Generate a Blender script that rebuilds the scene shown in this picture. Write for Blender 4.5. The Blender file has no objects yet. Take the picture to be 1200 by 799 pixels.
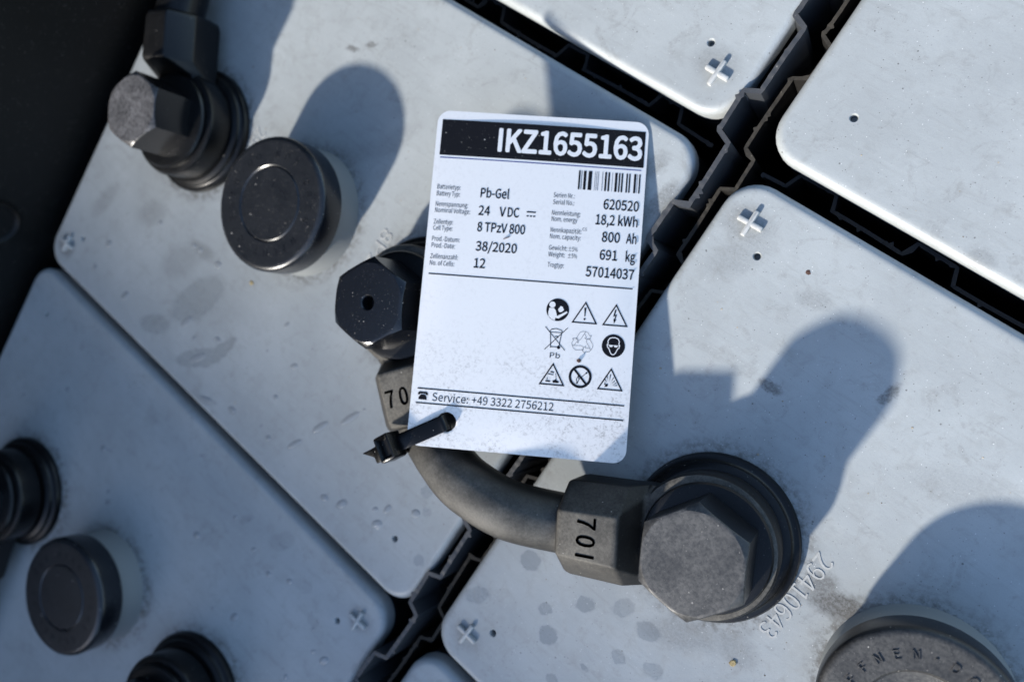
import bpy, bmesh, math, random
from mathutils import Vector, Matrix
from mathutils.geometry import delaunay_2d_cdt
random.seed(7)
scene = bpy.context.scene
COL = scene.collection
PI = math.pi
MM = 0.001

# ------------------------------------------------------------------ camera
cd = bpy.data.cameras.new('camera'); cam = bpy.data.objects.new('camera', cd); COL.objects.link(cam)
right = Vector((0.74019, 0.52101, -0.42505)); down = Vector((0.57086, -0.82096, -0.01220)); fwd = Vector((-0.35530, -0.23362, -0.90509))
m = Matrix((right, -down, -fwd)).transposed().to_4x4(); m.translation = (0, 0, 0.19244)
cam.matrix_world = m
cd.sensor_width = 36; cd.sensor_fit = 'HORIZONTAL'; cd.lens = 36 * 925 / 1200
cd.clip_start = 0.005; cd.clip_end = 500
cd.dof.use_dof = True; cd.dof.focus_distance = 0.178; cd.dof.aperture_fstop = 11
scene.camera = cam

# ------------------------------------------------------------------ light
SUN_EL = math.radians(28.4)
w = bpy.data.worlds.new('World'); scene.world = w; w.use_nodes = True
wt = w.node_tree; wt.nodes.clear()
sky = wt.nodes.new('ShaderNodeTexSky'); sky.sky_type = 'NISHITA'; sky.sun_disc = False
sky.sun_elevation = SUN_EL; sky.sun_rotation = math.radians(180); sky.dust_density = 0.7; sky.ozone_density = 1.7
bg = wt.nodes.new('ShaderNodeBackground'); bg.inputs['Strength'].default_value = 0.15
wo = wt.nodes.new('ShaderNodeOutputWorld')
wt.links.new(sky.outputs[0], bg.inputs['Color']); wt.links.new(bg.outputs[0], wo.inputs['Surface'])
sl = bpy.data.lights.new('sun', 'SUN'); sl.energy = 3.6; sl.angle = math.radians(2.8); sl.color = (1.0, 0.95, 0.87)
sun = bpy.data.objects.new('sun', sl); COL.objects.link(sun)
ldir = Vector((-0.01, 1.85, -1.0)).normalized()
sun.rotation_euler = ldir.to_track_quat('-Z', 'Y').to_euler(); sun.location = (0.05, -3, 1.6)
vs = scene.view_settings; vs.view_transform = 'Standard'; vs.look = 'None'; vs.gamma = 1; vs.exposure = 1.16
vs.use_curve_mapping = False

# ------------------------------------------------------------------ node helpers
class NT:
    def __init__(s, name):
        s.m = bpy.data.materials.new(name); s.m.use_nodes = True; s.t = s.m.node_tree; s.n = s.t.nodes
        s.b = s.n['Principled BSDF']; s.geo = s.n.new('ShaderNodeNewGeometry')
        v = s.n.new('ShaderNodeVectorMath'); v.operation = 'SCALE'; v.inputs['Scale'].default_value = 1000
        s.t.links.new(s.geo.outputs['Position'], v.inputs[0]); s.pos = v.outputs[0]
    def link(s, a, b): s.t.links.new(a, b)
    def setin(s, i, v):
        if hasattr(v, 'is_linked'): s.link(v, i)
        else: i.default_value = v
    def math(s, op, a, b=0.0, clamp=False):
        n = s.n.new('ShaderNodeMath'); n.operation = op; n.use_clamp = clamp
        s.setin(n.inputs[0], a); s.setin(n.inputs[1], b); return n.outputs[0]
    def noise(s, scale, detail=4, rough=0.55, vec=None, dist=0.0):
        n = s.n.new('ShaderNodeTexNoise'); n.inputs['Scale'].default_value = scale; n.inputs['Detail'].default_value = detail
        n.inputs['Roughness'].default_value = rough; n.inputs['Distortion'].default_value = dist
        s.link(vec or s.pos, n.inputs['Vector']); return n
    def rng(s, v, a, b, c=0.0, d=1.0):
        n = s.n.new('ShaderNodeMapRange'); n.interpolation_type = 'SMOOTHSTEP'
        s.setin(n.inputs[0], v); n.inputs[1].default_value = a; n.inputs[2].default_value = b
        n.inputs[3].default_value = c; n.inputs[4].default_value = d; return n.outputs[0]
    def mix(s, f, a, b):
        n = s.n.new('ShaderNodeMix'); n.data_type = 'RGBA'
        s.setin(n.inputs[0], f)
        for i, v in ((6, a), (7, b)):
            if hasattr(v, 'is_linked'): s.link(v, n.inputs[i])
            else: n.inputs[i].default_value = (*v, 1)
        return n.outputs[2]
    def voro(s, scale, vec=None, rnd=1.0):
        n = s.n.new('ShaderNodeTexVoronoi'); n.inputs['Scale'].default_value = scale; n.inputs['Randomness'].default_value = rnd
        s.link(vec or s.pos, n.inputs['Vector']); return n
    def specks(s, scale, r, keep):
        """dots of radius r (cell units) in a share of the Voronoi cells"""
        v = s.voro(scale)
        sep = s.n.new('ShaderNodeSeparateColor'); s.link(v.outputs['Color'], sep.inputs[0])
        rad = s.math('MULTIPLY', sep.outputs[1], r)
        d = s.math('SUBTRACT', rad, v.outputs['Distance'])
        k = s.math('LESS_THAN', sep.outputs[0], keep)
        return s.math('MULTIPLY', s.rng(d, 0.0, r * 0.25), k)
    def bump(s, h, strength, dist):
        n = s.n.new('ShaderNodeBump'); n.inputs['Strength'].default_value = strength; n.inputs['Distance'].default_value = dist
        s.link(h, n.inputs['Height']); s.link(n.outputs[0], s.b.inputs['Normal'])
    def up(s):
        sp = s.n.new('ShaderNodeSeparateXYZ'); s.link(s.geo.outputs['Normal'], sp.inputs[0]); return sp.outputs[2]
    def done(s, col, rough, spec=0.5):
        s.setin(s.b.inputs['Base Color'], col if hasattr(col, 'is_linked') else (*col, 1))
        s.setin(s.b.inputs['Roughness'], rough); s.b.inputs['Specular IOR Level'].default_value = spec
        return s.m

# stains on the covers: x, y, rx, ry (mm), turn (deg), strength
WET = [(-37.6,-94,3,2.6,30,.8),(-44.2,-112.6,4,2.3,55,.6),(-27.2,-101.5,2,1.6,60,.7),(-19.5,-93.1,2.7,2.2,40,.8),(-22.6,-106.8,2.8,2.5,50,.85),
       (-10.3,-106.7,1.2,1,0,.7),(-15.2,-115.6,1.8,1.6,0,.7),(-3.4,-87.2,3.2,2.5,20,.7),(-5.3,-97.9,2,1.7,0,.6),(2.9,-94.2,2.9,2.1,30,.6),(-11.6,-86.9,3,2.2,60,.55),
       (-63.7,-117.2,2,1.5,60,.6),(-72.8,-99.4,2.6,1.9,60,.6),(-69.7,-104.3,1.5,1.4,0,.5),(-93.8,-121.6,2.8,1.4,60,.7),(-99.8,-124.2,1.6,1.2,30,.5),(-113.4,-107.7,3.6,1.1,64,.6),
       (-106.1,-98.9,4.6,1.1,64,.5),(-118.2,-118,3.6,1.0,60,.4),(-167,-120,10,3.0,40,.7),(-178,-104,13,6,58,.6),(-190,-122,7,3.5,30,.6),(-155.9,-129,5,1.6,20,.5),(-144.7,-124.8,1.8,1.3,0,.5),(-160,-113,9,2.4,66,.7),
       (-82,-158,2.4,1.9,0,.5),(-105,-146,5,3,50,.4),(-120,-150,3,1.2,60,.45),(-91,-152,4,2.2,20,.4)]
DIRT = [(25.5,-51.8,6.8,2.9,22,1.0),(20,-50.5,3.4,2.4,50,.8),(30,-55,3,2,10,.8),(-14.7,-20.3,2.7,1.2,2,.85),(6.4,-7.0,1.2,2.7,-10,.8),
        (-169.2,-8.3,2.4,.8,18,.8),(-163.6,-4.4,2.0,.7,25,.75),(-18,1.5,4,2,20,.3),(26,34,4,3,0,.34),(40,40,7,3,40,.26),(4,27,3,2,0,.3),
        (-69,8,4.5,2.5,60,.4),(-62,2,2.2,6,-10,.55),(-69,36,5.5,4.2,0,.3),(-41,8,6,4.5,0,.38),(-38,1,4,8,-35,.26),(-40,-124,4.6,3.6,0,.35),(-69,-145.5,4.2,3.6,0,.4),(-244,-124,4.4,3.8,0,.65),
        (3,-82,9,3.4,30,.36),(15,-76,5,3.5,10,.34),(-150,-34,10,3,40,.2),(-213,-92,7,4,40,.28),(-192,-98,9,5,50,.28),(-236,-100,8,3,70,.3),(-140,-24,3,9,-30,.2),(30,-15,12,4,20,.2),(-186,-90,6,2.4,10,.4)]
POLES = [(-208.2,-57.5),(-103.2,-57.5),(-4.9,-57.5),(-208.2,-211),(-103.2,-211)]
PLUGS = [(-155.7,-57.5),(47.6,-57.5),(-155.7,-211)]

def stain_mask(s, lst, soft, warp):
    acc = None
    for x, y, rx, ry, a, k in lst:
        mp = s.n.new('ShaderNodeMapping'); mp.vector_type = 'TEXTURE'
        mp.inputs['Location'].default_value = (x, y, 0); mp.inputs['Rotation'].default_value = (0, 0, math.radians(a)); mp.inputs['Scale'].default_value = (rx, ry, 1000)
        s.link(warp, mp.inputs['Vector'])
        ln = s.n.new('ShaderNodeVectorMath'); ln.operation = 'LENGTH'; s.link(mp.outputs[0], ln.inputs[0])
        v = s.rng(ln.outputs['Value'], 1 - soft, 1 + soft, k, 0.0)
        acc = v if acc is None else s.math('MAXIMUM', acc, v)
    return acc

def warped(s, scale, amt):
    n = s.noise(scale, 4)
    a = s.n.new('ShaderNodeVectorMath'); a.operation = 'SUBTRACT'; s.link(n.outputs['Color'], a.inputs[0]); a.inputs[1].default_value = (.5, .5, .5)
    b = s.n.new('ShaderNodeVectorMath'); b.operation = 'SCALE'; b.inputs['Scale'].default_value = amt; s.link(a.outputs[0], b.inputs[0])
    c = s.n.new('ShaderNodeVectorMath'); c.operation = 'ADD'; s.link(s.pos, c.inputs[0]); s.link(b.outputs[0], c.inputs[1]); return c.outputs[0]

def mat_cell(name, tint=(0.345, 0.366, 0.367)):
    s = NT(name)
    big = s.noise(0.035, 5, .6).outputs[0]; mid = s.noise(0.22, 5, .65, dist=.6).outputs[0]; fine = s.noise(2.6, 4, .7).outputs[0]
    col = s.mix(s.rng(big, .3, .72), tuple(c * .90 for c in tint), tuple(c * 1.07 for c in tint))
    col = s.mix(s.rng(mid, .48, .78, 0, .42), col, tuple(c * .62 for c in (tint[0] * 1.03, tint[1], tint[2] * .96)))
    col = s.mix(s.rng(fine, .50, .78, 0, .42), col, tuple(c * .70 for c in tint))
    mp = s.n.new('ShaderNodeMapping'); mp.inputs['Rotation'].default_value = (0, 0, .5); mp.inputs['Scale'].default_value = (.05, .55, .3); s.link(s.pos, mp.inputs['Vector'])
    wipe = s.noise(1.0, 6, .7, mp.outputs[0], .8).outputs[0]
    col = s.mix(s.rng(wipe, .52, .74, 0, .30), col, tuple(c * .60 for c in (tint[0] * 1.05, tint[1], tint[2] * .93)))
    col = s.mix(s.rng(wipe, .46, .26, 0, .16), col, tuple(min(1, c * 1.35) for c in tint))
    mp2 = s.n.new('ShaderNodeMapping'); mp2.inputs['Rotation'].default_value = (0, 0, -.9); mp2.inputs['Scale'].default_value = (.09, 4.0, 1); s.link(s.pos, mp2.inputs['Vector'])
    scr = s.math('MULTIPLY', s.rng(s.noise(1.0, 2, .5, mp2.outputs[0]).outputs[0], .70, .76), s.rng(mid, .5, .62))
    col = s.mix(s.math('MULTIPLY', scr, .35), col, tuple(min(1, c * 1.6) for c in tint))
    w1 = warped(s, .35, 2.6); w2 = warped(s, .9, 2.6)
    wet = stain_mask(s, WET, .14, w1); dirt = stain_mask(s, DIRT, .45, w2)
    col = s.mix(s.math('MULTIPLY', wet, .46), col, tuple(c * .38 for c in tint))
    grain = s.rng(s.noise(1.3, 4, .75).outputs[0], .36, .62)
    col = s.mix(s.math('MULTIPLY', dirt, s.math('ADD', s.math('MULTIPLY', grain, .45), .55)), col, (.085, .08, .072))
    sm = s.math('MULTIPLY', s.rng(s.noise(.11, 6, .72, None, 1.2).outputs[0], .56, .62), s.rng(s.noise(.9, 4, .7).outputs[0], .38, .66, .2, 1))
    col = s.mix(s.math('MULTIPLY', sm, .30), col, (.17, .162, .148))
    vd = s.voro(.085, w1); dd = s.math('ABSOLUTE', s.math('SUBTRACT', vd.outputs['Distance'], .20)); vs2 = s.n.new('ShaderNodeSeparateColor'); s.link(vd.outputs['Color'], vs2.inputs[0])
    rim = s.math('MULTIPLY', s.rng(dd, .008, .045, 1, 0), s.math('LESS_THAN', vs2.outputs[0], .35))
    col = s.mix(s.math('MULTIPLY', rim, .06), col, (.52, .52, .50))
    gn = s.noise(6.0, 3, .8).outputs[0]
    col = s.mix(s.rng(gn, .50, .72, 0, .38), col, tuple(c * .58 for c in tint))
    col = s.mix(s.rng(gn, .44, .30, 0, .22), col, tuple(min(1, c * 1.4) for c in tint))
    col = s.mix(s.math('MULTIPLY', s.specks(.9, .15, .30), .6), col, (.09, .08, .07))
    # grime that has collected round the terminals and plugs
    gr = None
    for lst, r0 in ((POLES, 20.0), (PLUGS, 19.0)):
        for x, y in lst:
            d = s.n.new('ShaderNodeVectorMath'); d.operation = 'DISTANCE'; s.link(s.pos, d.inputs[0]); d.inputs[1].default_value = (x, y, 0)
            v = s.rng(d.outputs['Value'], r0, r0 + 5.5, 1, 0); gr = v if gr is None else s.math('MAXIMUM', gr, v)
    gm = s.math('MULTIPLY', gr, s.rng(s.noise(.5, 5, .7).outputs[0], .40, .66, .08, .85))
    col = s.mix(gm, col, (.10, .092, .08))
    col = s.mix(s.math('MULTIPLY', s.specks(.5, .13, .34), .7), col, (.06, .055, .05))
    col = s.mix(s.math('MULTIPLY', s.specks(1.3, .20, .30), .7), col, (.10, .09, .08))
    col = s.mix(s.math('MULTIPLY', s.specks(1.6, .17, .24), .8), col, (.85, .85, .84))
    ro = s.math('SUBTRACT', s.rng(mid, .3, .8, .36, .54), s.math('MULTIPLY', wet, .24))
    h = s.math('ADD', s.math('MULTIPLY', s.noise(.9, 5, .6).outputs[0], .6), s.math('MULTIPLY', fine, .25))
    s.bump(h, .17, .0004)
    return s.done(col, ro, .55)

def mat_dusty(name, base, dust, amount, rough=.5, spec=.5, grit=.6, scale=1.0, gl=.5):
    base = tuple(c * .72 for c in base); dust = tuple(c * .78 for c in dust)
    s = NT(name)
    n1 = s.noise(.16 * scale, 5, .65).outputs[0]; n2 = s.noise(1.4 * scale, 5, .75).outputs[0]
    upf = s.rng(s.up(), .32, .97, .03, 1.0)
    mk = s.math('MULTIPLY', s.math('MULTIPLY', s.rng(n1, .25, .75, .45, 1.0), s.rng(n2, .30, .70, gl, 1.0)), upf)
    col = s.mix(s.math('MULTIPLY', mk, amount), base, dust)
    col = s.mix(s.math('MULTIPLY', s.specks(1.5, .2, .45), s.math('MULTIPLY', s.rng(s.noise(.22, 3).outputs[0], .40, .62, .15, 1), grit)), col, (.42, .39, .34))
    col = s.mix(s.math('MULTIPLY', s.specks(3.2, .24, .5), s.math('MULTIPLY', s.math('MULTIPLY', upf, s.rng(s.noise(.3, 3).outputs[0], .42, .62)), grit * .9)), col, (.30, .28, .25))
    col = s.mix(s.math('MULTIPLY', s.specks(.6, .13, .3), grit), col, (.55, .52, .47))
    ro = s.math('ADD', s.math('MULTIPLY', mk, amount * .45), rough, True)
    h = s.math('ADD', s.math('MULTIPLY', n2, .6), s.math('MULTIPLY', s.noise(4, 3).outputs[0], .3))
    s.bump(h, .16, .0003)
    return s.done(col, ro, spec)

def mat_plain(name, col, rough=.5, spec=.5, var=.12, nscale=.8, bump=0.12):
    s = NT(name); n = s.noise(nscale, 5, .65).outputs[0]
    c = s.mix(s.rng(n, .3, .7), tuple(x * (1 - var) for x in col), tuple(min(1, x * (1 + var)) for x in col))
    if bump: s.bump(n, bump, .0002)
    return s.done(c, rough, spec)

M = {}
M['cell'] = mat_cell('grey_cell_plastic')
M['emboss'] = mat_plain('raised_grey_plastic', (.40, .405, .392), .5, .4, .12)
M['jar'] = mat_plain('black_jar_plastic', (.016, .016, .017), .6, .3)
M['collar'] = mat_dusty('grey_collar_plastic', (.30, .315, .31), (.18, .165, .14), .5, .5, .4, .3)
M['cap'] = mat_dusty('black_plug_plastic', (.0075, .0095, .0135), (.19, .19, .19), .10, .26, .55, .95)
M['cap_dusty'] = mat_dusty('dusty_plug_plastic', (.012, .012, .013), (.19, .185, .172), .50, .36, .4, .9, 1.0, .3)
M['rubber'] = mat_dusty('dusty_black_rubber', (.006, .006, .007), (.24, .225, .195), .78, .5, .25, .35)
M['rubber_dark'] = mat_dusty('black_rubber', (.003, .0035, .0045), (.15, .14, .125), .05, .30, .3, .35)
M['boot_worn'] = mat_dusty('scuffed_black_rubber', (.003, .0035, .0045), (.16, .15, .14), .09, .30, .3, .25)
M['cable'] = mat_dusty('dusty_black_cable', (.006, .006, .006), (.235, .222, .197), .66, .48, .3, .25, 1.0, .55)
M['bolt_clean'] = mat_dusty('black_bolt_plastic', (.0055, .007, .0105), (.17, .16, .15), .02, .22, .55, .7)
M['bolt_dusty'] = mat_dusty('greyed_bolt_plastic', (.010, .011, .013), (.165, .162, .157), .66, .30, .4, .35, .8, .4)
M['bolt_worn'] = mat_dusty('worn_bolt_plastic', (.005, .0055, .007), (.34, .33, .335), .60, .2, .4, .1, .8, .3)
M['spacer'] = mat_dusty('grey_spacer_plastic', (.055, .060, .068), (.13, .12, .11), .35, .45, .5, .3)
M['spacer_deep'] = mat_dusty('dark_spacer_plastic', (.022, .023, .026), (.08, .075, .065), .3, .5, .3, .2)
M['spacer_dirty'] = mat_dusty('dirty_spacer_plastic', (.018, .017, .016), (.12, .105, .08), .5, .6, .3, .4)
M['wall'] = mat_dusty('black_painted_steel', (.0035, .0040, .0042), (.07, .065, .06), .10, .5, .25, .5, .7)
M['tie'] = mat_dusty('black_nylon', (.003, .003, .0035), (.15, .14, .13), .02, .26, .3, .4)
M['ink'] = mat_plain('black_ink', (.008, .008, .011), .5, .12, .1, 2, 0)
M['ink_grey'] = mat_plain('faint_black_ink', (.13, .13, .14), .5, .4, .2, 2, 0)
M['ink_blue'] = mat_plain('blue_ink', (.05, .055, .22), .45, .4, .1, 2, 0)
M['ink_bar'] = mat_dusty('black_bar_ink', (.010, .010, .013), (.2, .18, .16), .03, .5, .12, .7, 1.3)
M['engraved_shade'] = mat_plain('engraved_shade_rubber', (.016, .015, .014), .6, .3, .1, 2, 0)  # shade of the engraved relief put into a darker colour
def mat_card():
    s = NT('white_card_plastic')
    n = s.noise(.12, 5, .65).outputs[0]; f = s.noise(1.1, 6, .8).outputs[0]
    # more grime towards the punched end, as a smear with its own patches
    sep = s.n.new('ShaderNodeSeparateXYZ'); tc = s.n.new('ShaderNodeTexCoord'); s.link(tc.outputs['Object'], sep.inputs[0])
    low = s.rng(sep.outputs[1], -.034, -.006, 1.0, .16)
    g = s.math('MULTIPLY', s.math('MULTIPLY', s.rng(n, .34, .68, .1, 1), s.rng(f, .47, .66)), low)
    col = s.mix(s.math('MULTIPLY', g, .80), (.80, .768, .742), (.25, .215, .19))
    col = s.mix(s.math('MULTIPLY', s.specks(1.1, .15, .28), s.math('MULTIPLY', low, .8)), col, (.12, .10, .09))
    s.bump(f, .05, .0001)
    return s.done(col, .5, .3)
M['card'] = mat_card()
def mat_water():
    s = NT('water_film'); n = s.noise(3.0, 2).outputs[0]; s.bump(n, .05, .0001)
    return s.done((.27, .285, .29), .06, .6)
M['water'] = mat_water()
M['grit'] = mat_plain('grit', (.30, .26, .20), .8, .2, .7, .5)
M['brown'] = mat_plain('rust_brown_flake', (.085, .05, .04), .8, .2, .3, 2)
M['ochre'] = mat_plain('ochre_crumb', (.42, .33, .17), .8, .2, .3, 2)

# ------------------------------------------------------------------ mesh helpers
def finish(me, mat, smooth=None):
    """smooth shading inside each smooth patch; edges sharper than the angle are split"""
    if smooth is not None:
        bm = bmesh.new(); bm.from_mesh(me); lim = math.radians(smooth)
        bmesh.ops.split_edges(bm, edges=[e for e in bm.edges if len(e.link_faces) == 2 and e.calc_face_angle(0) > lim])
        for f in bm.faces: f.smooth = True
        bm.to_mesh(me); bm.free()
    if mat: me.materials.append(mat)
    me.update()
    return me
def mesh(name, verts, faces, mat, smooth=None):
    me = bpy.data.meshes.new(name); me.from_pydata([tuple(v) for v in verts], [], faces)
    return finish(me, mat, smooth)
def bm_mesh(name, bm, mat, smooth=None):
    bmesh.ops.recalc_face_normals(bm, faces=bm.faces)
    me = bpy.data.meshes.new(name); bm.to_mesh(me); bm.free(); return finish(me, mat, smooth)
def obj(name, me, parent=None, loc=(0, 0, 0), rz=0.0, label=None):
    o = bpy.data.objects.new(name, me); COL.objects.link(o); o.location = loc; o.rotation_euler = (0, 0, rz)
    if parent: o.parent = parent
    if label: o['label'] = label
    return o
def thing(name, label, cat, loc=(0, 0, 0), rz=0.0, group=None, me=None):
    o = obj(name, me, None, loc, rz); o['label'] = label; o['category'] = cat
    if group: o['group'] = group
    return o
class G:
    """verts and faces collected for one mesh"""
    def __init__(s): s.v = []; s.f = []
    def add(s, v, f):
        n = len(s.v); s.v += [tuple(x) for x in v]; s.f += [tuple(i + n for i in q) for q in f]
    def lathe(s, prof, seg=64, c=(0, 0, 0), cap=True):
        v = []; f = []
        for r, z in prof:
            for i in range(seg):
                a = 2 * PI * i / seg; v.append((c[0] + r * math.cos(a), c[1] + r * math.sin(a), c[2] + z))
        for k in range(len(prof) - 1):
            for i in range(seg):
                j = (i + 1) % seg; f.append((k * seg + i, k * seg + j, (k + 1) * seg + j, (k + 1) * seg + i))
        if cap:
            f.append(tuple(range(seg))[::-1]); f.append(tuple((len(prof) - 1) * seg + i for i in range(seg)))
        s.add(v, f)
    def loft(s, rings, cap=True):
        n = len(rings[0]); v = [p for r in rings for p in r]; f = []
        for k in range(len(rings) - 1):
            for i in range(n):
                j = (i + 1) % n; f.append((k * n + i, k * n + j, (k + 1) * n + j, (k + 1) * n + i))
        if cap:
            f.append(tuple(range(n))[::-1]); f.append(tuple((len(rings) - 1) * n + i for i in range(n)))
        s.add(v, f)
    def poly(s, pts, z=0.0): s.add([(x, y, z) for x, y in pts], [tuple(range(len(pts)))])
    def strip(s, a, b, wd, z=0.0):
        dx, dy = b[0] - a[0], b[1] - a[1]; l = math.hypot(dx, dy); nx, ny = -dy / l * wd / 2, dx / l * wd / 2
        s.poly([(a[0] - nx, a[1] - ny), (b[0] - nx, b[1] - ny), (b[0] + nx, b[1] + ny), (a[0] + nx, a[1] + ny)], z)
    def build(s, name, mat, smooth=None):
        bm = bmesh.new(); vs_ = [bm.verts.new(p) for p in s.v]
        for f in s.f:
            try: bm.faces.new([vs_[i] for i in f])
            except ValueError: pass
        bmesh.ops.recalc_face_normals(bm, faces=bm.faces)
        me = bpy.data.meshes.new(name); bm.to_mesh(me); bm.free(); return finish(me, mat, smooth)
def tube_rings(path, rad, seg=20):
    rings = []; up = Vector((0, 0, 1)); n = len(path)
    for i, p in enumerate(path):
        t = (path[min(i + 1, n - 1)] - path[max(i - 1, 0)]).normalized(); sd = t.cross(up).normalized(); u2 = sd.cross(t)
        r = rad(i / (n - 1)) if callable(rad) else rad
        rings.append([p + sd * (r * math.cos(2 * PI * k / seg)) + u2 * (r * math.sin(2 * PI * k / seg)) for k in range(seg)])
    return rings
def spline(pts, n=10):
    pts = [Vector(p) for p in pts]; P = [pts[0] * 2 - pts[1]] + pts + [pts[-1] * 2 - pts[-2]]; out = []
    for i in range(1, len(P) - 2):
        a, b, c, d = P[i - 1:i + 3]
        for k in range(n):
            t = k / n; out.append(.5 * ((2 * b) + (c - a) * t + (2 * a - 5 * b + 4 * c - d) * t * t + (3 * b - a - 3 * c + d) * t ** 3))
    out.append(pts[-1]); return out
def rrect(hw, hh, r, n=8):
    out = []
    for cx, cy, a0 in ((hw - r, hh - r, 0), (-hw + r, hh - r, 90), (-hw + r, -hh + r, 180), (hw - r, -hh + r, 270)):
        for k in range(n + 1):
            a = math.radians(a0 + 90 * k / n); out.append((cx + r * math.cos(a), cy + r * math.sin(a)))
    return out
import os
FONT = None
try:
    FONT = bpy.data.fonts.load(os.path.join(bpy.utils.system_resource('DATAFILES'), 'fonts', 'Noto Sans CJK Regular.woff2'))   # ships with Blender
except Exception: FONT = None
def text_mesh(body, mat, extrude=0.0, offset=0.0, rot=0.0, spacing=1.0):
    """a text as a mesh, 1 unit of font size, starting at the origin; returns mesh and its bounds"""
    cu = bpy.data.curves.new('text', 'FONT'); cu.body = body; cu.font = FONT or cu.font; cu.size = 1; cu.extrude = extrude; cu.offset = offset; cu.resolution_u = 3; cu.space_character = spacing
    o = bpy.data.objects.new('text', cu); me = bpy.data.meshes.new_from_object(o)
    bpy.data.objects.remove(o); bpy.data.curves.remove(cu)
    me.materials.clear(); me.materials.append(mat); return me
def bolden(me, r, dz=0.0):
    """heavier strokes: copies shifted by r in eight directions"""
    bm = bmesh.new()
    for k in range(9):
        t = me.copy(); a = k * PI / 4; q = r if k < 8 else 0
        t.transform(Matrix.Translation((q * math.cos(a), q * math.sin(a), k * dz))); bm.from_mesh(t); bpy.data.meshes.remove(t)
    bm.to_mesh(me); bm.free(); return me
def bounds(me):
    xs = [v.co.x for v in me.vertices]; ys = [v.co.y for v in me.vertices]; return min(xs), max(xs), min(ys), max(ys)
CAPH = (lambda b: b[3])(bounds(text_mesh('H', None)))
def flat_with_holes(outer, holes, z, extra=()):
    """triangulated flat region between one outline and round holes; returns verts, faces (outline first, then the holes)"""
    pts = list(outer); edges = [(i, (i + 1) % len(outer)) for i in range(len(outer))]
    for h in holes:
        n0 = len(pts); pts += h; edges += [(n0 + i, n0 + (i + 1) % len(h)) for i in range(len(h))]
    pts += list(extra)
    vv, ee, ff, *_ = delaunay_2d_cdt([Vector(p) for p in pts], edges, [], 1, 1e-7)
    def inside(c, h):
        cx = sum(p[0] for p in h) / len(h); cy = sum(p[1] for p in h) / len(h); r = math.hypot(h[0][0] - cx, h[0][1] - cy)
        return math.hypot(c[0] - cx, c[1] - cy) < r * .98
    fs = []
    for f in ff:
        c = sum((vv[i] for i in f), Vector((0, 0))) / len(f)
        if not any(inside(c, h) for h in holes): fs.append(tuple(f))
    return [(v.x, v.y, z) for v in vv], fs

# ------------------------------------------------------------------ the battery cells
CW, CH = .193, .151
def cover_mesh(name, holes, seed):
    rnd = random.Random(seed); g = G(); hw, hh, rc = CW / 2, CH / 2, .0085; b = .0020; rings = []
    rings.append([(x, y, -.0055) for x, y in rrect(hw, hh, rc)])
    for k in range(8):
        a = PI / 2 * k / 7; d = b * (1 - math.cos(a)); rings.append([(x, y, -b + b * math.sin(a)) for x, y in rrect(hw - d, hh - d, rc - d * .8)])
    rings.append([(x, y, 0) for x, y in rrect(hw - b - .0006, hh - b - .0006, rc - b * .8)])
    # the moulded edge is never dead straight
    ph = [rnd.uniform(0, 6.28) for _ in range(4)]
    g.loft(rings, cap=False)
    last = [(p[0], p[1]) for p in rings[-1]]
    hs = [[(hx + .00105 * math.cos(2 * PI * k / 20), hy + .00105 * math.sin(2 * PI * k / 20)) for k in range(20)] for hx, hy in holes]
    v, f = flat_with_holes(last, hs, 0.0); g.add(v, f)
    for (hx, hy), h in zip(holes, hs):
        rr = [[(hx + r * math.cos(2 * PI * k / 20), hy + r * math.sin(2 * PI * k / 20), z) for k in range(20)] for r, z in ((.00105, 0), (.0009, -.0002), (.0008, -.0005), (.00076, -.0026))]
        g.loft(rr, cap=False); g.add(rr[-1], [tuple(range(20))])
    bm = bmesh.new(); vv = [bm.verts.new(p) for p in g.v]
    for q in g.f:
        try: bm.faces.new([vv[i] for i in q])
        except ValueError: pass
    bmesh.ops.remove_doubles(bm, verts=bm.verts, dist=2e-6)
    return bm_mesh(name, bm, M['cell'], 40)
def plus_mesh():
    g = G(); L = .0033; wd = .00062; h = .0012
    for a in (0, PI / 2):
        c, s_ = math.cos(a), math.sin(a); rings = []
        for ins, z in ((0, -.0003), (0, h - .0004), (.0001, h - .00012), (.0003, h)):
            hh = h + (.00004 if a else 0)
            zz = min(z, hh) + (.00004 if a and z > 0 else 0)
            rings.append([(c * x - s_ * y, s_ * x + c * y, zz) for x, y in rrect(L - ins, wd - ins, .0003, 2)])
        g.loft(rings)
    return g.build('plus_mark', M['emboss'], 35)
PLUS = plus_mesh()
def collar_mesh():
    g = G(); g.lathe([(.0172, -.001), (.0198, -.001), (.0195, .0006), (.0190, .0014), (.0187, .0084), (.0172, .0084)], 72, cap=False); return g.build('collar', M['collar'], 40)
COLLAR = collar_mesh()
def plug_mesh(recess):
    R, zt = .0197, .0163; g = G(); rg = .0108
    prof = [(.0170, .0078), (R - .0005, .0078), (R - .0001, .0082), (R, .0092), (R, zt - .0016), (R - .0003, zt - .0008), (R - .0009, zt - .0002), (R - .0016, zt), (R - .0020, zt), (rg + .0009, zt), (rg + .0005, zt), (rg + .0001, zt - .00035)]
    if recess: prof += [(rg - .0003, zt - .0012), (rg - .0008, zt - .0014), (.001, zt - .0014)]
    else: prof += [(rg - .0003, zt), (.001, zt + .00002)]
    g.lathe(prof, 96); return g.build('vent_plug', M['cap_dusty' if recess else 'cap'], 32)
PLUGM = {0: plug_mesh(False), 1: plug_mesh(True)}
def seal_mesh():
    g = G()
    g.lathe([(.0150, -.001), (.0201, -.001), (.0202, .0012), (.0198, .0019), (.0188, .0021), (.0183, .0026), (.0181, .0034), (.0171, .0040), (.0165, .0042), (.0100, .0042)], 72)
    return g.build('terminal_seal', M['rubber_dark'], 35)
SEAL = seal_mesh()
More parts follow.
